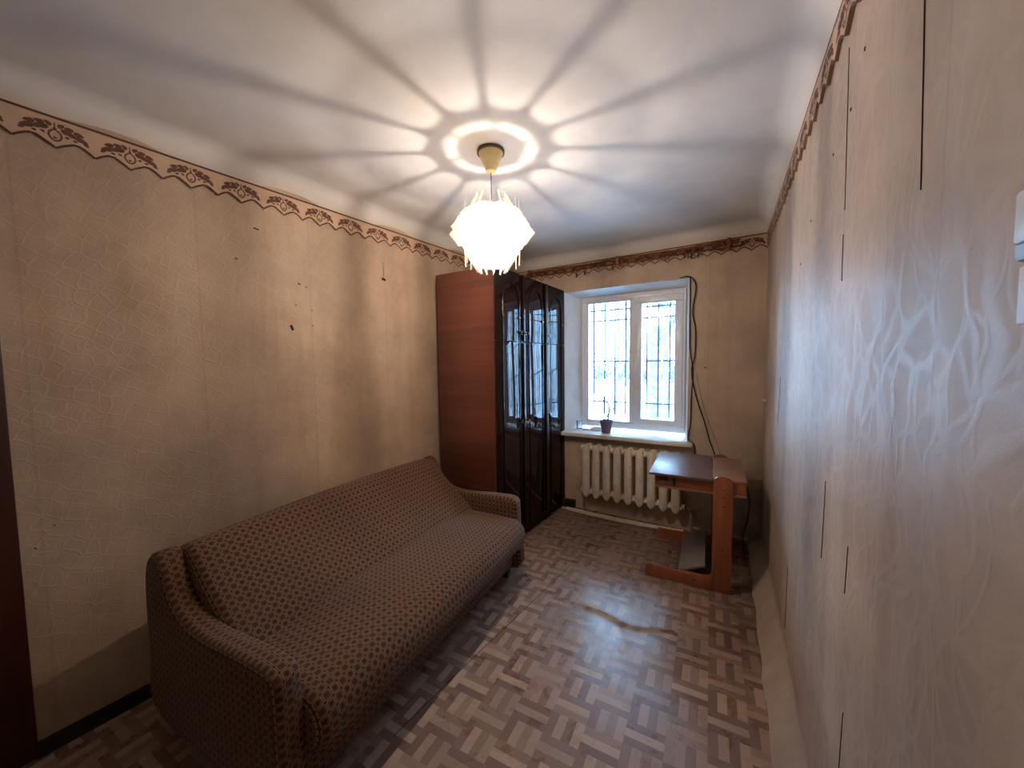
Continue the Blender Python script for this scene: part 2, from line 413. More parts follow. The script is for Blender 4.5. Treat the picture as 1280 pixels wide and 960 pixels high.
def copy_tree(o, parent=None):
    c = o.copy(); COL.objects.link(c); c.parent = parent if parent else None
    for ch in list(o.children): copy_tree(ch, c)
    return c

# ================================================================== SETTING
# ---- walls as thin solid sheets with slight bulges
def wall_sheet(name, fn, us, zs, mat, thick):
    """fn(u,z)->point ; thick vector"""
    m = MB(); nu, nz = len(us), len(zs); th = Vector(thick)
    for side in (0, 1):
        for u in us:
            for z in zs:
                p = Vector(fn(u, z)) if side == 0 else Vector(fn(u, z))+th
                m.v.append(tuple(p))
    N = nu*nz; ix = lambda s, i, j: s*N+i*nz+j
    for i in range(nu-1):
        for j in range(nz-1):
            m.f.append((ix(0, i, j), ix(0, i+1, j), ix(0, i+1, j+1), ix(0, i, j+1)))
            m.f.append((ix(1, i, j), ix(1, i, j+1), ix(1, i+1, j+1), ix(1, i+1, j)))
    for i in range(nu-1):
        for j in (0, nz-1): m.f.append((ix(0, i, j), ix(1, i, j), ix(1, i+1, j), ix(0, i+1, j)))
    for j in range(nz-1):
        for i in (0, nu-1): m.f.append((ix(0, i, j), ix(0, i, j+1), ix(1, i, j+1), ix(1, i, j)))
    return tag(m.build(name, mat, None, smooth=True), kind='structure')
def frange(a, b, n): return [a+(b-a)*i/(n-1) for i in range(n)]
def lwave(y, z):   # swollen paper low on the left wall
    return .0035*math.sin(y*9+.6)*math.sin(z*1.7)+.003*math.sin(y*21+z*1.2)*max(0, math.sin(z*1.3))
DY0, DY1, DZ = -.50, .045, 2.04      # door opening on the left wall
wall_left = wall_sheet('wall_left', lambda y, z: (XL(y)+lwave(y, z)*min(1, max(0, (y-.2)*3)), y, z), frange(DY1, D+.0, 110), frange(0, HB+.12, 50), M_WL, (-.08, 0, 0))
m = MB().box(XL(-.3)-.09, XL(-.3), DY0, DY1, DZ, HB+.12); m.box(XL(-.6)-.09, XL(-.5), Y0-.1, DY0, 0, HB+.12)
m.build('wall_over_door', M_WL, wall_left)
def fold(y): return .135+.02*math.sin(y*3.1)+.01*math.sin(y*11)
def rwave(y, z):
    w = .0028*math.sin(y*12.1+.4)*math.sin(max(0, z)*1.25+.2) + 0.001*math.sin(y*26+1.1+z*.8) + .0004*math.sin(y*55)
    return w*min(1, max(0, (D-y)*4))
def rw(y, z):
    x = XR(y)-rwave(y, z)
    k = min(1, max(0, (y-.2)/.6))
    f = fold(y)
    if z < f: x -= (.085+.004*math.sin(y*17))*(1-z/f)
    return (x, y, z)
zr = [0, .02, .05, .08, .11, .13, .15, .17, .2]+frange(.25, HB+.12, 44)
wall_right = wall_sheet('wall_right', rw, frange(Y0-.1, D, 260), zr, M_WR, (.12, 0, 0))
wall_back = wall_sheet('wall_back', lambda x, z: (x, Y0, z), frange(XL(Y0)-.08, XR(Y0)+.1, 6), frange(0, HB+.12, 6), M_WB, (0, -.08, 0))
# window wall with its opening
OX0, OX1, OZ0, OZ1 = .545, 1.671, .769, 2.136
def window_wall():
    xs = [XL(D)-.1, 0.0, .2, .4, OX0, .8, 1.1, 1.4, OX1, 1.9, 2.1, W+.1]; zs = [-.02, .2, .4, .6, OZ0, 1.1, 1.5, 1.8, OZ1, 2.3, HB+.12]
    m = MB(); id = {}
    for s, yy in ((0, D), (1, D+.5)):
        for i, x in enumerate(xs):
            for j, z in enumerate(zs): id[s, i, j] = len(m.v); m.v.append((x, yy, z))
    hole = lambda i, j: xs[i] >= OX0-1e-6 and xs[i+1] <= OX1+1e-6 and zs[j] >= OZ0-1e-6 and zs[j+1] <= OZ1+1e-6
    for i in range(len(xs)-1):
        for j in range(len(zs)-1):
            if hole(i, j): continue
            m.f.append((id[0, i, j], id[0, i+1, j], id[0, i+1, j+1], id[0, i, j+1]))
            m.f.append((id[1, i, j], id[1, i, j+1], id[1, i+1, j+1], id[1, i+1, j]))
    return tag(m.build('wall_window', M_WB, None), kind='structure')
wall_win = window_wall()
# reveals (splayed) as white painted plaster
FY = D+.20                                  # inner face of the frame
FX0, FX1, FZ0, FZ1 = .648, 1.622, .796, 2.098
def hexa(p):   # 8 points, bottom 4 then top 4
    m = MB(); m.v = [tuple(q) for q in p]; m.f = [(0, 3, 2, 1), (4, 5, 6, 7), (0, 1, 5, 4), (1, 2, 6, 5), (2, 3, 7, 6), (3, 0, 4, 7)]; return m
hexa([(OX0-.05, D+.001, OZ0-.03), (OX0, D+.001, OZ0-.03), (FX0+.012, FY+.07, OZ0-.03), (OX0-.05, FY+.07, OZ0-.03),
      (OX0-.05, D+.001, OZ1), (OX0, D+.001, OZ1), (FX0+.012, FY+.07, OZ1), (OX0-.05, FY+.07, OZ1)]).build('reveal', M_REVEAL, wall_win)
hexa([(OX1, D+.001, OZ0-.03), (OX1+.05, D+.001, OZ0-.03), (OX1+.05, FY+.07, OZ0-.03), (FX1-.008, FY+.07, OZ0-.03),
      (OX1, D+.001, OZ1), (OX1+.05, D+.001, OZ1), (OX1+.05, FY+.07, OZ1), (FX1-.008, FY+.07, OZ1)]).build('reveal', M_REVEAL, wall_win)
hexa([(OX0-.05, D+.001, OZ1), (OX1+.05, D+.001, OZ1), (OX1+.05, FY+.07, FZ1-.008), (OX0-.05, FY+.07, FZ1-.008),
      (OX0-.05, D+.001, OZ1+.03), (OX1+.05, D+.001, OZ1+.03), (OX1+.05, FY+.07, OZ1+.03), (OX0-.05, FY+.07, OZ1+.03)]).build('reveal', M_REVEAL, wall_win)
MB().box(OX0-.05, FX0+.012, FY+.03, FY+.3, OZ0, OZ1+.02).box(FX1-.012, OX1+.05, FY+.03, FY+.3, OZ0, OZ1+.02).box(OX0-.05, OX1+.05, FY+.03, FY+.3, FZ1-.012, OZ1+.03).build('outer_reveal', M_REVEAL, wall_win)
# ceiling with a rounded cove down to the border line
def ceiling():
    r = .105
    def samples(a, b, n): return [a+r*q for q in (0, .02, .06, .13, .23, .36, .52, .7, .88, 1)]+frange(a+r, b-r, n)[1:-1]+[b-r*q for q in (1, .88, .7, .52, .36, .23, .13, .06, .02, 0)]
    ys = samples(Y0, D, 50); m = MB(); nx = None
    for s in (0, 1):
        for y in ys:
            xs = samples(XL(y), XR(y), 34); nx = len(xs)
            for x in xs:
                d = min(x-XL(y), XR(y)-x, D-y, y-Y0)
                z = HB+(r if d >= r else math.sqrt(max(0, r*r-(r-d)**2)))*(HC-HB)/r
                z += .004*math.sin(x*3+1)*math.sin(y*2.3)*min(1, d*5)
                m.v.append((x, y, z if s == 0 else HC+.08))
    n = len(ys)*nx
    for i in range(len(ys)-1):
        for j in range(nx-1):
            a = i*nx+j; m.f.append((a, a+1, a+nx+1, a+nx)); m.f.append((n+a, n+a+nx, n+a+nx+1, n+a+1))
    return tag(m.build('ceiling', M_CEIL, None, smooth=True), kind='structure')
ceiling()
# floor: linoleum sheet, with the long crease and swollen spots as real relief
crease = [(1.30, 2.02), (1.38, 2.02), (1.46, 2.008), (1.54, 1.985), (1.60, 1.99), (1.68, 2.02), (1.78, 2.075)]
crease2 = [(1.54, 1.985), (1.57, 1.93), (1.585, 1.87), (1.59, 1.80)]
def seg_d(x, y, L):
    best = 9
    for (ax, ay), (bx, by) in zip(L, L[1:]):
        dx, dy = bx-ax, by-ay; t = max(0, min(1, ((x-ax)*dx+(y-ay)*dy)/(dx*dx+dy*dy)))
        best = min(best, math.hypot(x-ax-dx*t, y-ay-dy*t))
    return best
def fz(x, y):
    z = 0
    if 1.2 < x < 1.9 and 1.7 < y < 2.2:
        d = seg_d(x, y, crease); z += .008*math.exp(-(d/.008)**2)+.002*math.exp(-(d/.03)**2)
        d = seg_d(x, y, crease2); z += .0025*math.exp(-(d/.014)**2)
        z += .005*math.exp(-((x-1.79)**2+(y-2.05)**2)/.0006)
    return z
def floor():
    xs = frange(-.3, 1.15, 30)+frange(1.16, 1.92, 110)+frange(1.94, 2.5, 20)
    ys = frange(Y0-.1, 1.65, 46)+frange(1.66, 2.24, 84)+frange(2.26, D+.02, 26)
    m = MB(); nx = len(xs)
    for y in ys:
        for x in xs: m.v.append((x, y, fz(x, y)))
    for i in range(len(ys)-1):
        for j in range(nx-1): a = i*nx+j; m.f.append((a, a+1, a+nx+1, a+nx))
    m.box(-.3, 2.5, Y0-.1, D+.02, -.06, -.004)
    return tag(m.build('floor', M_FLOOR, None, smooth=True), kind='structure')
fl = floor()
# overlapping edge of the lino sheet (thin lifted lip)
lip = [(1.055, 2.62), (1.045, 2.376), (1.02, 1.967), (.975, 1.371), (.95, .9)]
m = MB(); 
for x, y in lip: m.v += [(x-.0018, y, .0002), (x+.0, y, .0010), (x+.0018, y, .0002)]
for k in range(len(lip)-1):
    a = k*3; m.f += [(a, a+1, a+4, a+3), (a+1, a+2, a+5, a+4)]
m.build('sheet_joint', M_TEAR, fl)

# ---- baseboards, door
MB().box(0, .022, 0, 3.2, 0, .055).build('baseboard_left', M_BLACK, None)
bb = bpy.data.objects['baseboard_left']; bb.location = (XL(.145)+.002, .145, 0); bb.rotation_euler = (0, 0, -math.atan(LA)); bb.scale = (1, .62, 1); tag(bb, kind='structure')
tag(box('baseboard_back', M_BLACK, None, .56, .665, D-.05, D-.001, 0, .075, .004), kind='structure')
door = empty('door_1', (XL(0), -.23, 0), kind='structure')
def loc_box(name, mat, par, x0, x1, y0, y1, z0, z1, bevel=.004):
    o = box(name, mat, par, x0-par.location.x, x1-par.location.x, y0-par.location.y, y1-par.location.y, z0-par.location.z, z1-par.location.z, bevel); return o
xd = XL(0)
loc_box('door_casing', M_DOORW, door, xd-.07, xd+.022, DY1, .148, 0, DZ+.10)
loc_box('door_casing', M_DOORW, door, xd-.07, xd+.022, DY0-.04, DY0+.03, 0, DZ+.10)
loc_box('door_casing', M_DOORW, door, xd-.07, xd+.022, DY0+.03, DY1, DZ, DZ+.10)
loc_box('door_leaf', M_REVEAL, door, xd-.085, xd-.045, DY0+.03, DY1, .01, DZ)

# ---- window
win = empty('window_1', (.5*(FX0+FX1), FY, FZ0), kind='structure')
def frame_rect(name, par, x0, x1, z0, z1, w, y0, y1, bevel=.006):
    ox, oy, oz = par.location
    for a in ((x0, x1, z0, z0+w), (x0, x1, z1-w, z1), (x0, x0+w, z0+w, z1-w), (x1-w, x1, z0+w, z1-w)):
        box(name, M_UPVC, par, a[0]-ox, a[1]-ox, y0-oy, y1-oy, a[2]-oz, a[3]-oz, bevel)
frame_rect('window_frame', win, FX0, FX1, FZ0, FZ1, .055, FY, FY+.07)
loc_box('mullion', M_UPVC, win, 1.138, 1.205, FY+.001, FY+.069, FZ0+.055, FZ1-.055, .005)
frame_rect('window_sash', win, 1.178, 1.60, FZ0+.045, FZ1-.045, .066, FY-.016, FY+.05)
frame_rect('glazing_bead', win, .703, 1.138, FZ0+.055, FZ1-.055, .012, FY+.012, FY+.03, .003)
loc_box('pane', M_GLASS, win, .703, 1.138, FY+.034, FY+.038, FZ0+.055, FZ1-.055, 0)
loc_box('pane', M_GLASS, win, 1.24, 1.54, FY+.024, FY+.028, FZ0+.105, FZ1-.105, 0)
h = loc_box('handle_base', M_UPVC, win, 1.196, 1.222, FY-.026, FY-.015, 1.37, 1.44, .004)
loc_box('handle', M_UPVC, win, 1.200, 1.218, FY-.056, FY-.04, 1.30, 1.43, .005)
loc_box('handle_neck', M_UPVC, win, 1.203, 1.215, FY-.045, FY-.022, 1.40, 1.425, .002)
# sill board
sill = prism('window_sill', M_SILL, win, [(x-win.location.x, y-win.location.y) for x, y in ((.51, D-.11), (1.715, D-.075), (1.715, D+.0), (OX1, D), (FX1, FY+.01), (FX0, FY+.01), (OX0, D), (.51, D))], 'z', .735-FZ0, .7705-FZ0, .004)
# security grille outside: every bar its own part
GY = D+.42
gr = empty('window_grille', (1.1, GY, .8), label='thin iron security grille outside the window panes', cat='grille')
for x in (.592, .703, .818, .926, 1.035, 1.140, 1.244, 1.352, 1.456, 1.565):
    MB().tube([(x-1.1, 0, .10), (x-1.1, 0, 1.33)], .008, 6).build('bar', M_IRON, gr)
for z, a, b in ((1.03, .56, 1.6), (1.454, .56, 1.6), (1.878, .56, 1.6), (1.985, .56, 1.6)):
    MB().tube([(a-1.1, 0, z-.8), (b-1.1, 0, z-.8)], .008, 6).build('bar', M_IRON, gr)

# ---- printed paper border along the wall tops
def border_meshes():
    z = [(0, -.112), (.014, -.100), (.028, -.090), (.040, -.084), (.056, -.085), (.066, -.091), (.086, -.104), (.1, -.115), (.114, -.104), (.134, -.091), (.144, -.085), (.160, -.084), (.172, -.090), (.186, -.100), (.2, -.112)]
    strip = MB()
    for s, t in z: strip.v += [(s, -.009, 0), (s, -.009, t), (s, .0015, 0), (s, .0015, t)]
    for k in range(len(z)-1):
        a = k*4; strip.f += [(a, a+1, a+5, a+4), (a+2, a+6, a+7, a+3), (a+1, a+3, a+7, a+5)]
    def ribbon(m, pts, w, y):
        b = len(m.v)
        for k, p in enumerate(pts):
            q0, q1 = Vector(pts[max(0, k-1)]), Vector(pts[min(len(pts)-1, k+1)]); d = (q1-q0).normalized(); n = Vector((-d.y, d.x))*w/2
            m.v += [(p[0]+n.x, y, p[1]+n.y), (p[0]-n.x, y, p[1]-n.y)]
        for k in range(len(pts)-1): a = b+2*k; m.f.append((a, a+1, a+3, a+2))
    def blob(m, cx, cz, a, b_, ang, y, n=9):
        b = len(m.v)
        for i in range(n):
            t = 2*PI*i/n; u, v = a*math.cos(t), b_*math.sin(t)*(1-.35*math.cos(t))
            m.v.append((cx+u*math.cos(ang)-v*math.sin(ang), y, cz+u*math.sin(ang)+v*math.cos(ang)))
        m.f.append(tuple(range(b, b+n)))
    line = MB(); ribbon(line, z, .0075, .0022); ribbon(line, [(0, -.004), (.2, -.004)], .009, .0022)
    fl_ = MB()
    for s in (-1, 1):
        for cx, cz, a, b_, an in ((.066, -.060, .017, .0062, -.35), (.060, -.042, .013, .0055, -.2), (.078, -.072, .008, .004, -.7), (.042, -.052, .014, .006, -.5), (.036, -.034, .012, .006, .2),
                                  (.024, -.048, .010, .005, -.9), (.016, -.030, .010, .005, .7), (.05, -.070, .006, .003, 0), (.030, -.066, .006, .003, .4)):
            blob(fl_, .1+s*cx, cz, a*1.1, b_*1.45, s*an if s > 0 else PI-an, .0022)
        ribbon(fl_, [(.1+s*.005, -.05), (.1+s*.014, -.06), (.1+s*.016, -.072), (.1+s*.010, -.084), (.1, -.090)], .006, .0022)
        ribbon(fl_, [(.1+s*.02, -.045), (.1+s*.045, -.058), (.1+s*.07, -.052)], .004, .0022)
    ribbon(fl_, [(.1, -.022), (.1, -.05)], .004, .0022); blob(fl_, .1, -.045, .007, .005, PI/2, .0024)
    blob(fl_, .1, -.078, .006, .004, 0, .0024)
    return strip, line, fl_
bs, bl, bf = border_meshes()
def mesh_of(mb, name, mat):
    me = bpy.data.meshes.new(name); me.from_pydata([(a, -b, c) for a, b, c in mb.v], [], [tuple(reversed(f)) for f in mb.f]); me.update(); me.materials.append(mat); return me
def mesh_plus(mb, name, mat, n):
    v = []; f = []
    for k in range(n):
        o = len(v); v += [(a+.2*k, -b, c) for a, b, c in mb.v]; f += [tuple(o+i for i in reversed(q)) for q in mb.f]
    me = bpy.data.meshes.new(name); me.from_pydata(v, [], f); me.update(); me.materials.append(mat); return me
me_flower = mesh_of(bf, 'printed_flower', M_INK2)
def border(wall, start, direction, n, kwav=0):
    d = Vector(direction).normalized(); ang = math.atan2(d.y, d.x)
    o = link('wallpaper_border', mesh_plus(bs, 'border_strip', M_PAPER, n), None); o.parent = wall; o.location = start; o.rotation_euler = (0, 0, ang)
    l = link('border_outline', mesh_plus(bl, 'border_line', M_INK, n), None); l.parent = o
    for k in range(n):
        f = bpy.data.objects.new('printed_flower', me_flower); COL.objects.link(f); f.parent = o; f.location = (.2*k, 0, 0)
# the strip's face (-y local) must look into the room
def border_dir(wall, p0, p1, n): border(wall, p0, Vector(p1)-Vector(p0), n)
# left wall: walk from far end towards the camera so that local -y faces +x ... (direction -y gives normal -x), so walk +y and mirror
def border2(wall, p0, p1, n):
    """face normal = local -y; choose direction so that -y points into the room"""
    border(wall, p0, Vector(p1)-Vector(p0), n)
# direction d, local -y = (d.y, -d.x): for left wall need +x -> d = (0,1); right wall need -x -> d=(0,-1); window wall need -y -> d=(1,0)
border2(wall_left, (XL(.015)+.004, .012, HB), (XL(3)+.004, 3, HB), 17)
border2(wall_right, (XR(3.4)-.008, 3.415, HB), (XR(0)-.008, 0, HB), 19)
border2(wall_win, (.0, D-.003, HB), (2, D-.003, HB), 11)

# ---- tears, nail holes and open joints in the wallpaper (dark slits)
def tear(wall, pts, w, nrm, name='wallpaper_tear'):
    pts = [Vector(p) for p in pts]; nrm = Vector(nrm); m = MB(); L = len(pts)
    for k, p in enumerate(pts):
        d = (pts[min(L-1, k+1)]-pts[max(0, k-1)]).normalized(); s = d.cross(nrm).normalized()
        ww = w*(math.sin(PI*(k+.15)/(L-.7)) if L > 2 else 1)
        m.v += [tuple(p+s*ww/2+nrm*.0006), tuple(p-s*ww/2+nrm*.0006), tuple(p-s*ww/2-nrm*.003), tuple(p+s*ww/2-nrm*.003)]
    for k in range(L-1):
        a = 4*k; m.f += [(a, a+1, a+5, a+4), (a+1, a+2, a+6, a+5), (a+3, a, a+4, a+7), (a+2, a+3, a+7, a+6)]
    m.f += [(0, 1, 2, 3), (4*L-4, 4*L-3, 4*L-2, 4*L-1)]
    return m.build(name, M_TEAR, wall)
def RP(y, z): return (rw(y, z)[0]-.001, y, z)
def RT(ptsyz, w):
    w *= .5
    tear(wall_right, [RP(a[0]+(b[0]-a[0])*t, a[1]+(b[1]-a[1])*t) for a, b in zip(ptsyz, ptsyz[1:]) for t in (0, .25, .5, .75)]+[RP(*ptsyz[-1])], w, (-1, 0, 0))
RT([(.87, 2.30), (.868, 2.03), (.86, 1.90), (.85, 1.72)], .0035)
RT([(1.31, 2.25), (1.30, 2.0), (1.295, 1.84)], .002)
RT([(1.30, 1.78), (1.298, 1.66)], .0018)
RT([(2.51, 1.36), (2.55, 1.10)], .005)
RT([(1.393, 1.10), (1.409, .86)], .0045)
RT([(2.035, .52), (2.06, .21)], .006)
RT([(1.13, 1.02), (1.14, .90)], .002)
RT([(1.12, .62), (1.14, .40)], .002)
for y, z, a, b in ((1.13, 2.26, .006, .02), (1.16, 2.15, .006, .004), (1.27, 2.08, .010, .003), (1.44, 2.05, .008, .003), (1.75, 1.96, .01, .003), (1.95, 1.85, .006, .003)):
    tear(wall_right, [RP(y, z), RP(y+.003, z-b-.004)], a, (-1, 0, 0))
def LP(y, z): return (XL(y)+lwave(y, z)+.0012, y, z)
for pts, w in (([(.960, 2.176), (.985, 2.172)], .006), ([(1.735, 2.05), (1.765, 2.043)], .016), ([(1.122, 1.683), (1.134, 1.655)], .014), ([(1.17, 1.925), (1.185, 1.918)], .006),
               ([(1.21, 1.91), (1.222, 1.908)], .004), ([(.87, 2.0), (.88, 1.998)], .006), ([(1.15, 1.80), (1.157, 1.798)], .005), ([(1.24, 1.78), (1.247, 1.777)], .004), ([(1.245, 1.69), (1.25, 1.686)], .005),
               ([(1.749, 2.16), (1.750, 2.06)], .0016), ([(.18, .79), (.186, .786)], .004), ([(.23, .86), (.234, .857)], .004)):
    tear(wall_left, [LP(*p) for p in pts], w, (1, 0, 0))

# ---- white trunking / switch on the right wall
sw = empty('light_switch', (XR(.57)-.002, .553, 1.50), label='white plastic light switch with a paper tag at the right wall', cat='switch')
box('switch_plate', M_PLASTG, sw, -.012, 0, -.09, .033, .05, .13, .006)
box('rocker', M_PLAST, sw, -.018, -.012, -.07, .018, .065, .115, .004)
box('paper_tag', M_PLAST, sw, -.004, 0, -.09, .040, -.01, .048, .002)
t = tag(MB().lathe([(.012, 0), (.013, .004), (.013, .016), (.009, .022)], 14).build('wall_knob', M_PLAST, None, smooth=True), 'small white plastic knob near the corner of the right wall', 'knob')
t.location = (XR(3.2)-.006, 3.18, 1.165); t.rotation_euler = (0, -PI/2, 0)

# ================================================================== SOFA
def profile_body(name, prof, v0, v1, r, par, mat=M_FAB, steps=3, nv=14, bulge=None, sm=True):
    """closed outline prof of (u,z) swept along v, with rounded ends; UVs in metres"""
    N = len(prof); cen = Vector((sum(p[0] for p in prof)/N, sum(p[1] for p in prof)/N))
    nrm = []
    for i in range(N):
        a, b = Vector(prof[i-1]), Vector(prof[(i+1) % N]); d = (b-a).normalized(); nrm.append(Vector((d.y, -d.x)))
    area = sum(prof[i][0]*prof[(i+1) % N][1]-prof[(i+1) % N][0]*prof[i][1] for i in range(N))
    if area < 0: nrm = [-n for n in nrm]
    rings = []
    for k in range(steps+1):
        t = PI/2*k/steps; rings.append((v0+r*(1-math.sin(t)), r*(1-math.cos(t))))
    mids = frange(v0+r, v1-r, nv)[1:-1]
    rings = [(v0+r-r*math.cos(PI/2*k/steps), r*(1-math.sin(PI/2*k/steps))) for k in range(steps+1)]
    rings += [(v, 0) for v in mids]
    rings += [(v1-r+r*math.sin(PI/2*k/steps), r*(1-math.cos(PI/2*k/steps))) for k in range(steps+1)]
    arc = [0]
    for i in range(N): arc.append(arc[-1]+math.dist(prof[i], prof[(i+1) % N]))
    verts = []; faces = []; uvs = []
    for v, ins in rings:
        for i in range(N):
            p = Vector(prof[i])-nrm[i]*ins
            dz = bulge(p.x, v, p.y) if bulge else (0, 0)
            verts.append((p.x+dz[0], v, p.y+dz[1]))
    for k in range(len(rings)-1):
        for i in range(N):
            j = (i+1) % N; faces.append((k*N+i, k*N+j, (k+1)*N+j, (k+1)*N+i))
            uvs.append([(arc[i], rings[k][0]), (arc[i+1], rings[k][0]), (arc[i+1], rings[k+1][0]), (arc[i], rings[k+1][0])])
    for base in (0, (len(rings)-1)*N):
        ids = list(range(base, base+N)); faces.append(tuple(ids)); uvs.append([(verts[q][0], verts[q][2]) for q in ids])
    me = bpy.data.meshes.new(name); me.from_pydata(verts, [], faces); me.update()
    ul = me.uv_layers.new(name='UVMap')
    for p, us in zip(me.polygons, uvs):
        for li, u in zip(p.loop_indices, us): ul.data[li].uv = u
    bm = bmesh.new(); bm.from_mesh(me)
    caps = [f for f in bm.faces if len(f.verts) > 4]
    bmesh.ops.triangulate(bm, faces=caps, ngon_method='EAR_CLIP')
    bmesh.ops.recalc_face_normals(bm, faces=bm.faces)
    bm.to_mesh(me); bm.free()
    return link(name, me, mat, par, sm)
sofa = empty('sofa', (-.010, .40, 0), math.radians(5.3), 'long low sofa in brown lattice-patterned fabric standing along the left wall', 'sofa')
arm_prof = smooth_poly([(.13, .10), (.115, .35), (.118, .58), (.14, .69), (.19, .745), (.24, .74), (.285, .68), (.33, .60), (.42, .545), (.55, .53), (.75, .545), (.90, .55), (.955, .535), (.97, .49), (.972, .30), (.968, .07), (.55, .06)], True, 4)
for v0, v1 in ((0, .088), (1.572, 1.655)):
    profile_body('armrest', arm_prof, v0, v1, .022, sofa, nv=4)
LV0, LV1 = .085, 1.575
def seat_b(u, v, z):
    k = math.sin(PI*min(1, max(0, (v-LV0)/(LV1-LV0))))
    top = 1 if z > .36 else 0
    return (.008*k if u > .95 else 0, top*(.012*k+.004*math.sin(v*9)*math.sin(u*7)))
seat_prof = smooth_poly([(.58, .25), (.80, .25), (.95, .235), (1.02, .255), (1.052, .31), (1.045, .375), (1.00, .42), (.92, .432), (.80, .438), (.66, .438), (.56, .425), (.54, .34)], True, 4)
profile_body('seat', seat_prof, LV0-.002, LV1-.02, .03, sofa, nv=40, bulge=seat_b)
base_prof = [(.30, .075), (.925, .075), (.935, .09), (.945, .24), (.93, .262), (.30, .262)]
profile_body('front_base', base_prof, LV0, LV1, .012, sofa, nv=4)
def back_b(u, v, z):
    k = math.sin(PI*min(1, max(0, (v-LV0)/(LV1-LV0))))
    return (.012*k if z > .45 and u > .25 else 0, .022*k**.6*max(0, (z-.5)/.25) if z > .5 else 0)
back_prof = smooth_poly([(.14, .12), (.138, .50), (.14, .66), (.165, .715), (.21, .742), (.265, .742), (.31, .712), (.38, .645), (.49, .55), (.62, .44), (.635, .38), (.58, .30), (.42, .14)], True, 4)
profile_body('backrest', back_prof, LV0-.004, LV1+.004, .03, sofa, nv=40, bulge=back_b)
for u in (.17, .86):
    for v in (.05, 1.55): box('foot', M_BLACK, sofa, u, u+.05, v, v+.05, 0, .08, .004)

# ================================================================== WARDROBE
WY0, WY1, WX1, WZ = 2.218, 3.395, .54, 2.154
wd = empty('wardrobe', (0, 0, 0), 0, 'tall reddish brown wardrobe with three dark glossy doors beside the window', 'wardrobe')
wx0 = .012
prism('side_panel', M_WARD, wd, [(XL(WY0)+.035, 0), (WX1-.004, 0), (WX1-.004, WZ), (XL(WY0)+.035, WZ)], 'y', WY0, WY0+.018, .0015)
box('side_panel', M_WARD, wd, wx0, WX1-.004, WY1-.018, WY1, 0, WZ, .0015)
box('top_panel', M_WARD, wd, wx0, WX1-.006, WY0+.0185, WY1-.0185, WZ-.02, WZ-.001, .001)
box('back_panel', M_WARD, wd, wx0, wx0+.006, WY0+.0185, WY1-.0185, .06, WZ-.021)
box('bottom_panel', M_WARD, wd, wx0+.007, WX1-.006, WY0+.0185, WY1-.0185, .07, .088)
box('plinth', M_GLOSS, wd, WX1-.035, WX1-.018, WY0+.0185, WY1-.0185, 0, .068)
dw = (WY1-WY0)/3
SPLIT = 1.618
def arch_path(yc, hw, zb, ztop):
    pts = [(WX1+.0205, yc-hw, zb)]; r = hw
    for k in range(0, 17):
        t = PI-PI*k/16; pts.append((WX1+.0205, yc+r*math.cos(t), ztop-r*1.25+r*1.25*math.sin(t)))
    pts.append((WX1+.0205, yc+hw, zb)); return pts
for k in range(3):
    a = WY0+dw*k+.002; b = WY0+dw*(k+1)-.002; yc = .5*(a+b)+.01; hw = .122
    tilt = (0.0, .0, 0.0)[k]
    for nm, z0, z1 in (('upper_door', SPLIT+.002, WZ-.004), ('lower_door', .075, SPLIT-.002)):
        d = empty_part = box(nm, M_GLOSS, wd, 0, .018, 0, b-a, z0, z1, .0025)
        hinge_far = (k != 0)
        d.location = (WX1-.002, a, 0)
        ox, oy = d.location.x, d.location.y
        if nm == 'upper_door':
            p = [(q[0]-ox, q[1]-oy, q[2]) for q in arch_path(yc, hw, z0+.003, 2.062)]
            MB().tube(p, .0036, 6).build('arch_moulding', M_ARCH, d, smooth=True)
            MB().tube([(.0265, (yc-hw)-oy, 1.80), (.0265, yc-hw-oy, 1.815)], .006, 8).build('moulding_ring', M_BRASS, d)
            MB().tube([(.0265, (yc+hw)-oy, 1.80), (.0265, yc+hw-oy, 1.815)], .006, 8).build('moulding_ring', M_BRASS, d)
            zk = z0+.07; hl = .06
        else:
            for s in (-1, 1):
                MB().tube([(.0225, yc+s*hw-oy, z0+.01), (.0225, yc+s*hw-oy, z1-.003)], .0036, 6).build('door_moulding', M_ARCH, d, smooth=True)
            # the dark strip along the door edge stands for a mirrored dark frame
            zk = .98; hl = .06
        if k != 1: pass
        ky = (b-a-.028) if k == 0 else .03
        kn = MB().tube([(.018, ky, zk), (.034, ky, zk)], .006, 8).tube([(.034, ky, zk), (.046, ky, zk)], .0105, 10).build('knob', M_ARCH, d, smooth=True)
        MB().tube([(.0185, ky, zk), (.021, ky, zk)], .014, 12).build('escutcheon', M_BRASS, d)
        if k == 0: box('dark_reflection_strip', M_GLOSS, d, .0185, .027, b-a-.016, b-a+.014, z0+.002, z1-.002, .002)  # added strip in place of a dark reflection on the door
        if k == 2: box('dark_reflection_strip', M_BLACK, d, .0185, .030, -.016, .020, z0+.002, z1-.002, .002)  # black strip, likewise a dark reflection built as a solid

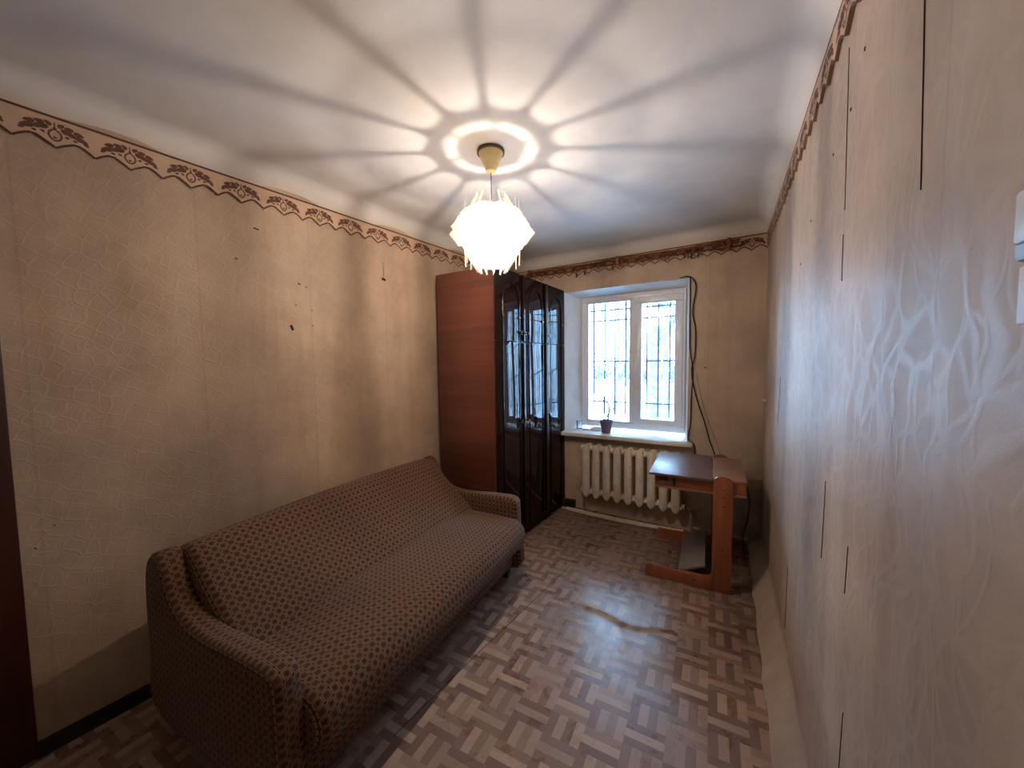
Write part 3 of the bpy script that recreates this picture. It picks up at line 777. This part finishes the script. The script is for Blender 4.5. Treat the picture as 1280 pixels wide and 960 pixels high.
# ================================================================== RADIATOR
rad = empty('radiator', (.823, D-.085, .19), 0, 'cream cast-iron sectional radiator under the window sill', 'radiator')
def section_mesh():
    m = MB()
    # front and rear columns, slightly wider at the shoulders, pointed foot and head
    for yy in (-.042, .042):
        prof = [(-.008, -.012), (-.026, .006), (-.035, .03), (-.0355, .45), (-.026, .478), (-.010, .488), (.010, .488), (.026, .478), (.0355, .45), (.035, .03), (.026, .006), (.008, -.012)]
        b = len(m.v); n = len(prof)
        for y_, sc in ((yy-.022, .62), (yy-.014, .95), (yy+.014, .95), (yy+.022, .62)):
            for p in prof: m.v.append((p[0]*sc, y_, .24+(p[1]-.24)*(1 if sc > .9 else .965)))
        for k in range(3):
            for i in range(n): j = (i+1) % n; m.f.append((b+k*n+i, b+k*n+j, b+(k+1)*n+j, b+(k+1)*n+i))
        m.f.append(tuple(b+i for i in range(n))); m.f.append(tuple(b+3*n+i for i in range(n)))
    for z in (.035, .445):
        m.box(-.02, .02, -.04, .04, z-.02, z+.02)
        m.tube([(-.0488, 0, z), (.0488, 0, z)], .030, 12)
        m.tube([(-.0488, -.034, z), (.0488, -.034, z)], .017, 10)
    return m
sec = section_mesh().build('section', M_RAD, rad, smooth=True)
for k in range(1, 9):
    c = sec.copy(); COL.objects.link(c); c.parent = rad; c.location = (.098*k, 0, 0)
for x in (-.052, .098*8+.052):
    MB().tube([(x-.012, 0, .035), (x+.012, 0, .035)], .026, 6).build('plug', M_RAD, rad)
    MB().tube([(x-.012, 0, .445), (x+.012, 0, .445)], .026, 6).build('plug', M_RAD, rad)
pp = empty('heating_pipe', (.77, D-.06, 0), 0, 'painted heating pipe running from radiator ends along the skirting', 'pipe')
MB().tube([(-.01, 0, .0), (-.01, 0, .20), (.0, -.02, .225)], .011, 10).build('riser', M_PIPE, pp, smooth=True)
MB().tube([(.925, -.025, .225), (.945, -.02, .21), (.948, 0, .18), (.948, 0, .0)], .012, 10).build('riser', M_PIPE, pp, smooth=True)
MB().tube([(.95, .0, .055), (1.30, .0, .055), (1.345, .0, .055)], .010, 10).build('horizontal_pipe', M_PIPE, pp, smooth=True)
for i, (pts, lb) in enumerate((([(.565, 3.318), (.72, 3.298), (1.02, 3.285), (1.30, 3.30), (1.50, 3.325)], 'longer loose white moulding strip lying nearest on the floor below the radiator'),
                               ([(.60, 3.343), (.74, 3.335), (1.02, 3.33), (1.35, 3.345), (1.66, 3.368)], 'loose white moulding strip lying against the wall foot below the radiator'))):
    m = MB(); m.tube([(x, y, .010) for x, y in smooth_poly(pts, False, 4)], .0085, 6)
    tag(m.build('moulding_strip', M_MOULD, None, smooth=True), lb, 'moulding', None)

# ================================================================== DESK
desk = empty('school_desk', (1.530, 2.552, 0), math.radians(4.6), 'orange wooden school desk with L-shaped sides and a dark top by the window corner', 'desk')
def side_poly():
    p = [(.012, .0), (.395, .0), (.505, .0), (.505, .70)]
    for k in range(0, 9):      # raised rounded head
        t = PI*k/8; p.append((.452+.053*math.cos(t)*1.0, .705+.035*math.sin(t)))
    p += [(.398, .70), (.398, .135)]
    for k in range(1, 6):
        t = k/5*PI/2; p.append((.358+.04*math.cos(t), .125-.04*math.sin(t)))
    p += [(.03, .085)]
    for k in range(1, 6):
        t = PI/2*k/5; p.append((.03-.03*math.sin(t), .055+.03*math.cos(t)))
    p += [(.0, .012)]
    return p
for y0 in (-.001, .60):
    sp = prism('side_panel', M_DESKV, desk, side_poly(), 'y', y0, y0+.02, .0025)
    if y0 < .1:
        for u, z in ((.457, .655), (.457, .61), (.457, .55), (.455, .275), (.30, .045)):
            MB().tube([(u, y0-.0015, z), (u, y0+.002, z)], .0045, 10).build('bolt_hole', M_TEAR, sp)
box('tray_side', M_DESK, desk, .055, .575, .021, .039, .628, .70, .002)
box('tray_side', M_DESK, desk, .055, .575, .581, .599, .628, .70, .002)
box('tray_front', M_DESK, desk, .055, .072, .039, .581, .628, .70, .002)
box('tray_back', M_DESK, desk, .558, .575, .039, .581, .628, .70, .002)
box('tray_bottom', M_TOP2, desk, .056, .574, .012, .599, .617, .628, .001)
box('desk_top', M_TOP, desk, .022, .395, -.012, .632, .702, .718, .002)
box('desk_leaf', M_TOP2, desk, .398, .578, .022, .598, .702, .718, .002)
box('latch', M_BRASS, desk, .062, .078, .009, .0205, .655, .69, .002)
box('latch_plate', M_BLACK, desk, .088, .135, .011, .0205, .665, .692, .002)
box('bag_hook', M_BLACK, desk, .165, .182, .006, .0205, .640, .692, .002)
box('crossbar', M_DESK, desk, .43, .448, .02, .60, .34, .62, .002)
fo = box('footrest', M_STEELP, desk, -.085, .085, -.285, .285, -.008, .008, .002)
fo.location = (.285, .31, .105); fo.rotation_euler = (0, math.radians(-24), 0)

# ================================================================== CURTAIN RAIL with clips
rail = empty('curtain_rail', (1.09, D-.03, 2.35), 0, 'brown double-strung curtain rail with twisted cords fixed above the window', 'curtain rail')
for dz, dy, r, sd in ((.018, -.02, .0065, 1), (-.002, -.035, .0055, 2), (-.024, -.018, .0065, 3)):
    rr = random.Random(sd); pts = []
    for k in range(47):
        x = -.93+1.86*k/46; pts.append((x, dy+rr.uniform(-.003, .003), dz+rr.uniform(-.0035, .0035)+.004*math.sin(x*9+sd)))
    MB().tube(pts, r, 7).build('rod', M_CORN, rail, smooth=True)
rr = random.Random(5)
for k in range(34):
    x = -.9+1.8*k/33+rr.uniform(-.02, .02)
    m = MB(); ph = rr.uniform(0, 6); L = rr.uniform(.03, .07)
    m.tube([(x+L*q/10, -.028+.013*math.cos(ph+q*.9), -.003+.027*math.sin(ph+q*.9)) for q in range(11)], .0028, 5)
    m.build('cord_twist', M_CORN, rail)
for x in (-.9, .0, .86):
    box('bracket', M_CORN, rail, x-.012, x+.012, -.045, .029, -.045 if x > .5 else -.03, .04, .003)
clip_spots = [((.666+.03), 2.287, 1), (.78, 2.30, 0), (1.05, 2.305, 0), (1.13, 2.315, 2), (1.18, 2.32, 2), (1.47, 2.325, 2), (1.50, 2.322, 2), (1.64, 2.318, 0), (1.665, 2.31, 2), (1.69, 2.315, 0), (1.715, 2.312, 2), (1.74, 2.318, 0)]
LBL = ['leftmost dangling dark clip on the curtain rail, near the wardrobe', 'second clip from the left on the curtain rail, dark and small', 'dark clip hanging alone left of the coppery pair on the curtain rail', 'left one of the coppery pair of clips above the window middle',
       'right one of the coppery pair of clips above the window middle', 'left one of two pale clips over the right window pane', 'right one of two pale clips over the right window pane']
BUN = ['%s clip of the tight bunch on the curtain rail above the window corner' % w for w in ('leftmost dark', 'left brassy', 'middle dark', 'right brassy', 'rightmost dark')]
for k, (x, z, kind) in enumerate(clip_spots):
    c = empty('curtain_clip', (x, D-.052, z), 0, LBL[k] if k < 7 else BUN[k-7], 'clip', 'clips on the curtain rail' if k < 7 else 'bunched clips at the window corner')
    mt = (M_CABLE, M_CABLE, M_BRASS)[kind]
    MB().tube([(0, .0, 0), (.004, -.004, .018), (0, .006, .036)], .0025, 6).build('hook', M_BRASS, c)
    MB().box(-.006, -.001, -.004, .004, -.034, .002).build('jaw', mt, c)
    MB().box(.001, .006, -.004, .004, -.030, .002).build('jaw', mt, c)

# ================================================================== LAMP
LX, LY, LZ = 1.0, 1.555, 2.105
lamp = empty('ceiling_lamp', (LX, LY, LZ), 0, 'spiky white plastic pendant lamp, lit, hanging from the ceiling', 'lamp')
top = HC-LZ-.0015
MB().lathe([(.068, top-.012), (.068, top), (.0, top)], 28, cap=True).build('rose_ring', M_DARKP, lamp, smooth=True)
MB().lathe([(.012, top-.105), (.026, top-.098), (.030, top-.080), (.036, top-.072), (.052, top-.035), (.060, top-.012)], 28).build('ceiling_rose', M_CREAM, lamp, smooth=True)
MB().tube([(0, 0, .07), (0, 0, top-.10)], .0032, 8).build('cord', M_CORD, lamp)
MB().lathe([(.016, .055), (.021, .06), (.021, .10), (.010, .115)], 16).build('lamp_holder', M_CREAM, lamp, smooth=True)
MB().lathe([(.004, -.032), (.018, -.026), (.027, -.008), (.027, .008), (.018, .034), (.014, .056)], 18).build('bulb', M_BULB, lamp, smooth=True)
# cap: slotted disc. twelve ribs between petal-shaped slots with rounded inner ends, plus a ring slot
def cap():
    m = MB(); zc = .112
    NA = 12; A0 = math.radians(1)          # slot centres at 16 + 30k degrees, ribs at 1 + 30k
    def ring(r0, r1, n=72, a0=0, a1=2*PI):
        b = len(m.v)
        for i in range(n+1):
            t = a0+(a1-a0)*i/n
            for r, z in ((r0, zc), (r1, zc-(r1-.04)*.25 if False else zc)): m.v.append((r*math.cos(t), r*math.sin(t), z))
        for i in range(n): a = b+2*i; m.f.append((a, a+1, a+3, a+2))
    ring(.018, .0475)
    for k in range(6): ring(.046, .064, 3, math.radians(60*k+8), math.radians(60*k+14))
    # outer collar with scalloped outer edge and ribs
    b = len(m.v); n = 12*24
    for i in range(n+1):
        t = 2*PI*i/n; ph = ((math.degrees(t)-1) % 30)/30      # 0 at rib, .5 at slot centre
        s = abs(ph-.5)*2                                        # 1 at rib, 0 at slot centre
        w = math.sqrt(max(0, 1-min(1, s/.90)**2))
        rin = .062
        rout = .086+.020*(1-w)+(0 if s < .90 else (s-.90)/.10*.085)
        m.v += [(rin*math.cos(t), rin*math.sin(t), zc), (rout*math.cos(t), rout*math.sin(t), zc-max(0, rout-.11)*.75)]
    for i in range(n): a = b+2*i; m.f.append((a, a+1, a+3, a+2))
    return m.build('shade_cap', M_SHADEO, lamp)
cap()
MB().lathe([(.135, .07), (.142, .0), (.128, -.09), (.07, -.165)], 24, cap=False).build('shade_barrel', M_SHADEB, lamp, smooth=True)
MB().lathe([(.046, .1125), (.11, .112), (.150, .085), (.151, .0845)], 48, cap=False).build('dimming_film', M_DIMFILM, lamp, smooth=True)  # added film over the slots, dims the lamp's light on the ceiling
def kite():
    m = MB(); P = [(.072, .185), (.118, .10), (.152, .0), (.128, -.10), (.072, -.195)]
    wd_ = [0.0, math.radians(2.2), math.radians(5.5), math.radians(9), 0.0]
    for (r, z), w in zip(P, wd_):
        m.v += [(r*1.06, 0, z), ((r-.012)*math.cos(w), (r-.012)*math.sin(w), z), ((r-.012)*math.cos(w), -(r-.012)*math.sin(w), z)]
    for k in range(4): a = 3*k; m.f += [(a, a+1, a+4, a+3), (a, a+3, a+5, a+2)]
    return m
def fin():
    m = MB(); y = .0009
    o = [(.150, .060), (.172, .058), (.194, .022), (.216, -.004), (.190, -.034), (.170, -.062), (.150, -.062), (.14, 0)]
    n = len(o)
    for s in (-y, y):
        for p in o: m.v.append((p[0], s, p[1]))
    m.f += [tuple(range(n)), tuple(range(2*n-1, n-1, -1))]
    for i in range(n): j = (i+1) % n; m.f.append((i, j, n+j, n+i))
    return m
def spike():
    m = MB(); m.tube([(.135, 0, .16), (.140, 0, .02), (.135, 0, -.165)], .0022, 5); return m
k0 = kite().build('shade_petal', M_SHADE, lamp); f0 = fin().build('shade_fin', M_SHADE, lamp); s0 = spike().build('shade_spike', M_SHADE, lamp)
for o in (k0, f0, s0): o.rotation_euler = (0, 0, math.radians(1)); 
s0.rotation_euler = (0, 0, math.radians(1))
for k in range(1, 12):
    for o in (k0, f0, s0):
        c = o.copy(); COL.objects.link(c); c.parent = lamp; c.rotation_euler = (0, 0, o.rotation_euler.z+math.radians(30*k))
ld = bpy.data.lights.new('bulb_light', 'POINT'); ld.energy = LAMP_W; ld.color = (1, .87, .74); ld.shadow_soft_size = .008
lo = bpy.data.objects.new('bulb_light', ld); COL.objects.link(lo); lo.location = (LX, LY, LZ+.005)

# ================================================================== SILL THINGS
SZ = .7708
pot = empty('potted_plant', (.955, D+.05, SZ), 0, 'small plum plastic pot with a leggy plant on the window sill', 'plant')
MB().lathe([(.0, .003), (.040, 0), (.043, .004), (.056, .092), (.062, .094), (.064, .122), (.060, .122), (.056, .1)], 28, cap=False).build('pot', M_POT, pot, smooth=True)
MB().lathe([(.0, .104), (.055, .1), (.055, .098)], 20, cap=False).build('soil', M_SOIL, pot)
MB().tube([(-.022, 0, .09), (-.024, .002, .345)], .0068, 6).build('stick', M_STICK, pot)
st = MB().tube(smooth_poly([(.018, 0, .09), (.020, 0, .16), (.030, 0, .215), (.024, 0, .268), (.002, 0, .297), (-.02, 0, .302)], False, 4), .0085, 6, taper=.65).tube([(.030, 0, .215), (.055, 0, .23), (.075, 0, .235)], .0048, 5).build('stem', M_STEM, pot, smooth=True)
rr = random.Random(3)
def leaf(p, a, el, L, par):
    m = MB(); ca, sa = math.cos(a), math.sin(a)
    for t, w in ((0, 0), (.3, .35), (.6, .42), (.85, .25), (1, 0)):
        for s in (-1, 1):
            q = (t*L, s*w*L*.8, el*t*L-.4*L*t*t+abs(s)*w*.02)
            m.v.append((p[0]+q[0]*ca-q[1]*sa, p[1]+q[0]*sa+q[1]*ca, p[2]+q[2]))
    for k in range(4): m.f.append((2*k, 2*k+1, 2*k+3, 2*k+2))
    return m.build('leaf', M_LEAF, par, smooth=True)
for p, a, e, L in (((.024, 0, .17), 2.8, .5, .034), ((.026, 0, .175), -.3, .6, .03), ((.024, 0, .165), -1.6, .2, .028), ((.075, 0, .235), 0, .2, .018), ((.060, 0, .232), 1.5, .4, .016), ((.022, 0, .19), 1.2, .5, .022),
                   ((-.01, 0, .303), 3.0, .3, .02), ((.012, 0, .288), .4, .6, .018), ((.072, 0, .175), .5, .3, .016)):
    leaf(p, a, e, L*1.7, pot)
gl_ = tag(MB().lathe([(.020, .0), (.027, .003), (.031, .085), (.0285, .085), (.025, .008), (.0, .007)], 20, cap=False).build('tumbler', M_GLASS2, None, smooth=True), 'small clear glass tumbler at the left end of the window sill', 'glass')
gl_.location = (.655, D+.115, SZ)
m = MB(); rr = random.Random(11); n = 16
for j in range(6):
    ph = PI*j/10
    for i in range(n):
        t = 2*PI*i/n; r = (.055*math.cos(ph*.98)+.004)*(1+rr.uniform(-.16, .16)); m.v.append((r*math.cos(t)*1.15, r*math.sin(t)*.7, .002+.03*math.sin(ph)*(1+rr.uniform(-.3, .3) if j else 0)))
for j in range(5):
    for i in range(n): a = (i+1) % n; m.f.append((j*n+i, j*n+a, (j+1)*n+a, (j+1)*n+i))
m.f.append(tuple(5*n+i for i in range(n))); m.f.append(tuple(reversed(range(n))))
b_ = tag(m.build('crumpled_bag', M_BAGW, None, smooth=False), 'crumpled white film bag on the sill left of the plant pot', 'bag'); b_.location = (.835, D+.11, SZ)
m = MB()
for k in range(3):
    m.tube([((.042-.006*k)*math.cos(2*PI*i/24), (.028-.004*k)*math.sin(2*PI*i/24), .004+.004*k) for i in range(25)], .0022, 5, cap=False)
b_ = tag(m.build('wire_coil', M_PLAST, None, smooth=True), 'thin coil of white wire lying flat at the left of the sill', 'wire'); b_.location = (.745, D+.075, SZ)
for i, (x, y, s, lb) in enumerate(((1.40, D+.055, .009, 'dark plaster crumb on the right half of the sill, the larger one'), (1.53, D+.03, .006, 'small dark plaster crumb nearest the right end of the sill'), (1.10, D+.085, .006, 'tiny plaster crumb on the sill just right of the plant pot'))):
    m = MB(); rr = random.Random(i)
    bm = bmesh.new(); bmesh.ops.create_icosphere(bm, subdivisions=1, radius=s)
    for v in bm.verts: v.co *= rr.uniform(.7, 1.2); v.co.z = abs(v.co.z)*.8
    me = bpy.data.meshes.new('plaster_crumb'); bm.to_mesh(me); bm.free()
    c = tag(link('plaster_crumb', me, M_CHIP), lb, 'crumb'); c.location = (x, y, SZ+.001)

# ================================================================== CABLES
def cable(name, pts, r, label, mat=M_CABLE, group=None):
    return tag(MB().tube(smooth_poly(pts, False, 6), r, 6).build(name, mat, None, smooth=True), label, 'cable', group)
cy = D-.012
cable('antenna_cable', [(1.60, cy+.004, 2.143), (1.665, cy, 2.145), (1.678, cy, 2.09), (1.680, cy, 1.85), (1.682, cy, 1.62), (1.690, cy, 1.50), (1.706, cy+.006, 1.40), (1.708, cy+.006, 1.30), (1.700, cy, 1.15), (1.698, cy, .95), (1.684, cy, .84), (1.684, cy, .79), (1.73, cy-.008, .745), (1.735, cy-.008, .60)], .0042, 'black cable running straight down beside the window edge to the sill')
cable('antenna_cable', [(1.64, cy+.004, 2.147), (1.69, cy-.005, 2.13), (1.722, cy-.005, 2.05), (1.700, cy-.005, 1.86), (1.724, cy-.005, 1.70), (1.722, cy-.006, 1.50), (1.700, cy-.012, 1.36), (1.735, cy-.005, 1.16), (1.80, cy-.005, .95), (1.84, cy-.005, .80), (1.88, cy-.005, .68), (1.90, cy, .5)], .0046, 'black cable crossing over and slanting away from the window down behind the desk')
cable('thin_wire', [(1.735, cy+.008, 1.34), (1.775, cy+.004, 1.14), (1.84, cy+.004, .92), (1.90, cy+.004, .76), (1.95, cy, .6)], .0014, 'thin brown wire slanting down the wall right of the black cables', M_STEM)
cable('power_cable', [(2.03, D-.03, .56), (2.09, D-.04, .50), (2.125, D-.05, .36), (2.115, D-.06, .2), (2.09, D-.07, .10), (2.095, D-.16, .02), (2.10, D-.3, .008)], .005, 'black cable looping down the corner behind the desk')
tag(MB().box(-.02, .02, -.012, .0, -.02, .02).build('cable_clip', M_CHIP, None), 'tiny cable nail clip on the wall right of the crossing cables', 'cable clip')
bpy.data.objects['cable_clip'].location = (1.80, D-.001, 1.395); bpy.data.objects['cable_clip'].scale = (.6, .7, .25)

# ================================================================== OUTSIDE
g = MB(); nx, ny = 60, 50
for j in range(ny):
    y = D+.55+70*(j/(ny-1))**2.2
    for i in range(nx):
        x = -45+100*i/(nx-1); g.v.append((x, y, -.75+.10*math.sin(x*.7)*math.sin(y*.5)+.05*math.sin(x*2.1+y)+.015*y*.3))
for j in range(ny-1):
    for i in range(nx-1): a = j*nx+i; g.f.append((a, a+1, a+nx+1, a+nx))
tag(g.build('snow_ground', M_SNOW, None, smooth=True), kind='structure')
def tree(name, x, y, h, r, seed, label, cat='tree', spread=.55, group=None, forks=(5, 4, 3), first=.25):
    rr = random.Random(seed); root = empty(name, (x, y, -.8+.0045*y), 0, label, cat, group)
    tr = MB(); br = MB()
    P = [Vector((0, 0, 0))]
    for k in range(1, 9): P.append(Vector((P[-1].x+rr.uniform(-.05, .07)*h*.12, P[-1].y+rr.uniform(-.05, .05)*h*.1, h*k/8)))
    tr.tube(P, r, 9, taper=.25); tr.build('trunk', M_BARK, root, smooth=True)
    def grow(p, d, L, rad, lev):
        pts = [p]; q = p.copy(); dd = d.copy()
        for k in range(4):
            dd = (dd+Vector((rr.uniform(-.25, .25), rr.uniform(-.25, .25), rr.uniform(-.02, .3)))).normalized(); q = q+dd*L/4; pts.append(q.copy())
        br.tube(pts, rad, 5, taper=.4, cap=False)
        if lev < len(forks)-1:
            for _ in range(forks[lev+1]):
                i = rr.randint(1, 4); a = rr.uniform(0, 2*PI)
                nd = (dd+Vector((math.cos(a), math.sin(a), rr.uniform(-.1, .5)))*.8).normalized(); grow(pts[i], nd, L*rr.uniform(.45, .7), rad*.5, lev+1)
    for k in range(forks[0]*2):
        t = first+(1-first)*k/(forks[0]*2); i = t*8; p = P[int(i)].lerp(P[min(8, int(i)+1)], i-int(i)); a = rr.uniform(0, 2*PI)
        grow(p, Vector((math.cos(a)*spread, math.sin(a)*spread, .75)).normalized(), h*rr.uniform(.25, .42)*(1.15-t), r*.38*(1.1-t), 0)
    br.build('branches', M_BARK, root, smooth=True)
    return root
def px(pxx, y):      # x at depth y seen in the direction of a photo column
    d = Fv+R2*((pxx-640)/FPX)+U2*((480-450)/FPX); return 2.095+d.x/d.y*y
tree('bare_tree', px(816, 8.5), 8.5, 8.5, .17, 2, 'thick bare tree standing close outside, seen through the right pane', forks=(5, 4, 3), first=.28)
tree('bare_tree', px(768, 10.5), 10.5, 7.5, .055, 5, 'slender bare tree outside the left pane, near its middle', forks=(4, 3, 3), first=.5)
tree('bare_tree', px(834, 13), 13, 8, .10, 8, 'bare tree outside right of the thick tree', forks=(5, 4, 3))
tree('bare_tree', px(742, 24), 24, 9, .12, 9, 'bare tree far off outside the left pane, leftmost in view', forks=(4, 4, 3))
tree('bare_tree', px(783, 30), 30, 10, .14, 12, 'bare tree far off outside, just left of the window mullion', forks=(4, 4, 3))
# the thicket off to the right is only seen mirrored in the wardrobe doors
for k, (x, y, h) in enumerate(((4.5, 11, 5), (6.5, 13, 6.5), (8.2, 15, 6), (5.4, 16, 7), (9.5, 12, 5.5), (7.4, 19, 8), (11, 17, 7), (4.2, 8.2, 3.0), (12.5, 22, 8), (3.4, 13.5, 5))):
    tree('bare_tree', x, y, h, .07+.012*k % .08, 30+k, 'bare tree of the thicket beyond the window, mirrored in the wardrobe doors', 'tree', .9, 'thicket trees outside', (5, 4, 3), .08)
for k in range(14):
    pxx = (731, 736, 745, 752, 760, 774, 781, 788, 806, 812, 826, 836, 845, 851)[k]; y = 33+(k*7 % 11)
    x = px(pxx, y); rr = random.Random(k); m = MB()
    for q in range(26):
        a = rr.uniform(0, 2*PI); s = rr.uniform(.1, .8); m.tube([(0+rr.uniform(-.5, .5), rr.uniform(-.3, .3), 0), (math.cos(a)*s, math.sin(a)*s, rr.uniform(.7, 1.7)), (math.cos(a)*s*1.5, math.sin(a)*s*1.5, rr.uniform(1.3, 2.4))], .035, 4, taper=.3)
    o = tag(m.build('bare_bush', M_BARK, None), 'bare twiggy bush in the row along the far edge of the snow field', 'bush', 'far bushes outside'); o.location = (x, y, -.62+.0045*y)
